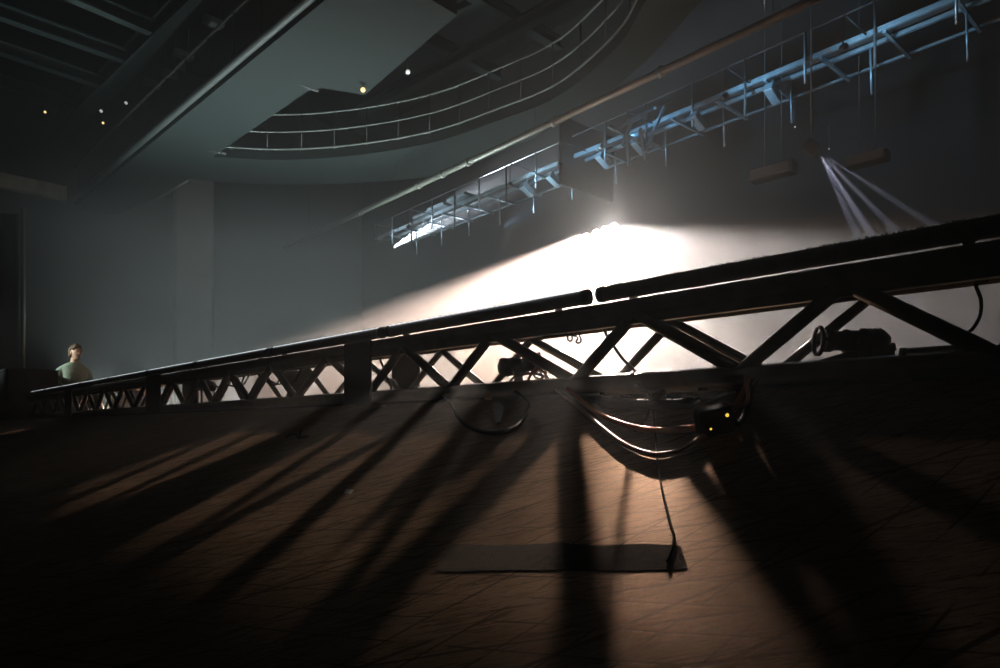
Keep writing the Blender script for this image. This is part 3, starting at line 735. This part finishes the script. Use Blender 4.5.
for s_ in (-1,1):
    hb.ball(hc + yaw @ Vector((-.005, s_*.077, -.008)), (.020,.010,.032), 12, 8)
    w = Vector((.235, s_*.162, .972+DZ))                 # wrist; the hand lies forward, palm down over the thigh
    hb.ball(w + Vector((.045,0,-.004)), (.050,.040,.016), 14, 10)
    for k, ln in enumerate((.068,.078,.074,.058)):
        b0 = w + Vector((.082, s_*(-.030+.020*k), -.002))
        hb.tube([b0, b0+Vector((ln*.42,s_*.002*k,-.004)), b0+Vector((ln*.75,s_*.003*k,-.020)), b0+Vector((ln*.92,s_*.003*k,-.038))], [.0088,.0085,.0078,.006], 8)
    b0 = w + Vector((.030,-s_*.030,-.004)); hb.tube([b0, b0+Vector((.028,-s_*.024,-.008)), b0+Vector((.055,-s_*.030,-.018))], [.011,.0095,.007], 8)
fuse('body', hb, M['skin'], per, .0075, 2)
# hair
hr = MB(); random.seed(3)
for q in range(420):
    th = math.acos(random.uniform(-.55,1)); ph = random.uniform(-PI,PI); a_ = abs(ph)
    lim = .92 if a_ < .85 else (1.32 if a_ < 1.25 else (1.28 if a_ < 1.75 else 2.15))
    if th > lim: continue
    p = head_pt(th, ph); n_ = p.normalized(); lift = .006 + (.012 if a_ < .9 else 0)*(th < 1.0)
    rr = random.uniform(.014,.022)
    hr.ball(hc + yaw @ (p + n_*lift), (rr*1.2, rr, rr*.85), 8, 6)
fuse('hair', hr, M['hair'], per, .008, 1)
# clothes
sw = MB(); loft(sw, [(x,z+DZ,a+.014,b+.014) for x,z,a,b in TOR[1:]] + [(.010,1.408+DZ,.070,.074)]); arms(sw, .011)
fuse('sweater', sw, M['sweater'], per, .011, 3)
tr = MB(); loft(tr, [(0,.79+DZ,.122,.172),(0,.87+DZ,.124,.172),(0,.93+DZ,.120,.165)])
for s_ in (-1,1):
    tr.tube(spline([(.0,s_*.085,.86+DZ),(.20,s_*.10,.44),(.42,s_*.11,.47),(.415,s_*.11,.30),(.385,s_*.11,.12)],5), [.098]*6+[.094]*4+[.076]*5+[.070]*3+[.066]*3, 14)
fuse('trousers', tr, M['jeans'], per, .014, 3)
for s_ in (-1,1):
    sh = MB(); sh.ball((.425, s_*.11, .045), (.135,.050,.045), 18, 10); sh.box((.425, s_*.11, .012), (.25,.088,.024), None, .008)
    sh.build('shoe', M['shoe'], per, local=True)
for s_ in (-1,1):
    MB().ball(hc + yaw @ Vector((.083, s_*.031, .007)), (.009,.012,.008), 10, 8).build('eye', mat('eye', (.12,.09,.08), .2), per, local=True)

# stool under the person
st = thing('stool', 'dark round stool the person behind the truss sits on', 'stool', pp)
hs = .285
MB().lathe(pp+UP*(hs-.05), UP, [(0,0),(0,.15),(.01,.165),(.035,.165),(.05,.15),(.05,0)], 24).build('seat', M['cloth'], st)
for k in range(4):
    a = PI/4+k*PI/2; dv = Vector((math.cos(a), math.sin(a), 0))
    MB().tube([pp+dv*.11+UP*(hs-.05), pp+dv*.19+UP*.003], .012, 8).build('leg', M['black'], st)

# ------------------------------------------------------------------ lights
def light(kind, name, loc, power, col, aim=None, angle=None, blend=.2, size=.05):
    l = bpy.data.lights.new(name, kind); l.energy = power; l.color = col
    if kind in ('SPOT','POINT'): l.shadow_soft_size = size
    if kind == 'SPOT': l.spot_size = angle; l.spot_blend = blend
    o = bpy.data.objects.new(name, l); COL.objects.link(o); o.location = loc
    if aim is not None: o.rotation_euler = Vector(aim).to_track_quat('-Z','Y').to_euler()
    return o
C = Vector((0,0,CZ))
e = (C-LP).normalized()
def fan(name, a0, a1, phi, power, col, blend, at=LP):      # cone whose edges are seen under the angles a0 and a1 (degrees, clockwise from right)
    mid, half = math.radians((a0+a1)/2), math.radians(abs(a1-a0)/2); phi = math.radians(phi)
    w = Vector((math.cos(mid), 0, -math.sin(mid))); w = (w - e*w.dot(e)).normalized()
    th = math.asin(min(.999, math.sin(half)*math.sin(phi)))
    return light('SPOT', name, at + e*.10, power, col, e*math.cos(phi) + w*math.sin(phi), 2*th, blend, .10)
H2, H3, H4 = P(605,230,LD+.1), P(596,232.5,LD+.2), P(586,236,LD+.3)
fan('main_beam', -1.2, 161.8, 44, 1800, (1,.86,.77), .10)
fan('right_beam', -1.2, 32, 36, 26000, (1,.90,.85), .55)
fan('fringe_beam', -2.4, 1.5, 36, 14000, (1,.50,.20), .6)
fan('centre_beam', 14, 125, 40, 16500, (1,.88,.80), .8)
fan('middle_beam', 64, 161.7, 43, 17000, (1,.73,.56), .12, H2)
fan('second_middle_beam', 66, 161.7, 43, 17000, (1,.73,.56), .12, H3)
fan('floor_beam', 38, 161.7, 13, 8500, (1,.80,.65), .10)
fan('left_beam', 143, 161.7, 36, 185000, (1,.75,.64), .30, H4)
light('POINT', 'main_spill', LP + e*.14, 200, (1,.93,.87), size=.06)
# unseen uplights added behind the truss to brighten haze and gallery
for k, (px, Y, pw) in enumerate(((105,17,90),(170,17.5,130),(235,18,160),(300,18,170),(365,18.5,170),(440,19,150))):
    q = Vector(((px-CX)/F*Y, Y, .0))
    t = thing('floor_uplight', ['floor uplight nearest the person','second floor uplight from the person','third floor uplight from the person','fourth floor uplight from the person','fifth floor uplight from the person','floor uplight nearest the lamp bank'][k], 'uplight', q, 'floor uplights behind the truss')
    MB().lathe(q, UP, [(0,.0),(0,.14),(.03,.14),(.05,.10),(.10,.11),(.10,.09),(.06,.08)], 18).build('housing', M['lampblk'], t)
    light('SPOT', 'uplight_beam', q+UP*.12, pw*30, (.80,.97,.95), (.0,-.12,1), math.radians(92), 1.0, .10)
# catwalk lamps
light('SPOT', 'catwalk_beam', K(-.1,.75,-.25), 420000, (.78,.88,1), (K(14,.6,1.5)-K(-.1,.75,-.25)), math.radians(13), .35, .03)
for k, (s_, pw, c_) in enumerate(((1.6,300,(.85,.93,1)),(3.9,320,(.80,.91,1)),(9.2,330,(.55,.80,1)),(11.2,300,(.32,.68,1)),(13.4,300,(.26,.62,1)),(16.0,240,(.30,.66,1)),(18.4,220,(.36,.70,1)))):  # lamps on arms, added to light the catwalk steel
    q = K(s_, -1.05, -.62)
    o_ = thing('outrigger_lamp', ['small lamp on an arm at the far bright end of the catwalk','second arm lamp on the far bright stretch of the catwalk','arm lamp beside the tangled scaffold frame','arm lamp one stretch nearer than the scaffold frame','arm lamp midway along the near catwalk stretch','arm lamp over the three slanting beams','arm lamp nearest the top edge of the picture'][k], 'lamp', q, 'lamps on arms along the catwalk')
    am = (kv*.85 + kd*.35 + UP*.48).normalized()
    MB().lathe(q - am*.10, am, [(0,0),(0,.04),(.03,.055),(.13,.065),(.13,.058),(.06,.05)], 16).build('housing', M['lampblk'], o_)
    MB().tube([q - am*.05, K(s_,-1.05,-.02), K(s_,-.06,-.02)], .014, 8).build('arm', M['raildk'], o_)
    light('SPOT', 'catwalk_wash', q + am*.05, pw, c_, am, math.radians(125), .8, .04)
light('SPOT', 'catwalk_beam', K(6.6,.9,-.9), 2600, (.40,.70,1), (K(14,.2,.1)-K(6.6,.9,-.9)), math.radians(24), .7, .05)
# projector: three thin beams
for (x, y, pw) in ((864,224,17000),(889,224,12000),(926,221,14000),(852,224,8000)):
    tg = P(x, y, 11.2); o = light('SPOT', 'projector_beam', pj, pw, (.72,.75,1), tg-pj, math.radians(2.6), .7, .02)
# lamp at the left on the person
light('SPOT', 'side_light', Vector((-9.9, 8.2, 2.2)), 1900, (.86,1,.90), Vector((pp.x,pp.y,1.0))-Vector((-9.9,8.2,2.2)), math.radians(28), .9, .05)

wd = bpy.data.worlds.new('world'); S.world = wd; wd.use_nodes = True
wd.node_tree.nodes['Background'].inputs['Color'].default_value = (0,0,0,1)

# ------------------------------------------------------------------ camera
cam = bpy.data.cameras.new('camera'); cam.sensor_width = 36; cam.lens = F/1000*36; cam.shift_y = (HY-334)/1000
cam.clip_start = .02; cam.clip_end = 200
co = bpy.data.objects.new('camera', cam); COL.objects.link(co); co.location = C; co.rotation_euler = (PI/2,0,0)
S.camera = co
S.view_settings.view_transform = 'Standard'; S.view_settings.look = 'None'; S.view_settings.gamma = 1; S.view_settings.use_curve_mapping = False
S.view_settings.exposure = 0.0
S.cycles.volume_bounces = 0; S.cycles.max_bounces = 4; S.cycles.diffuse_bounces = 2; S.cycles.glossy_bounces = 2
S.cycles.sample_clamp_indirect = 3
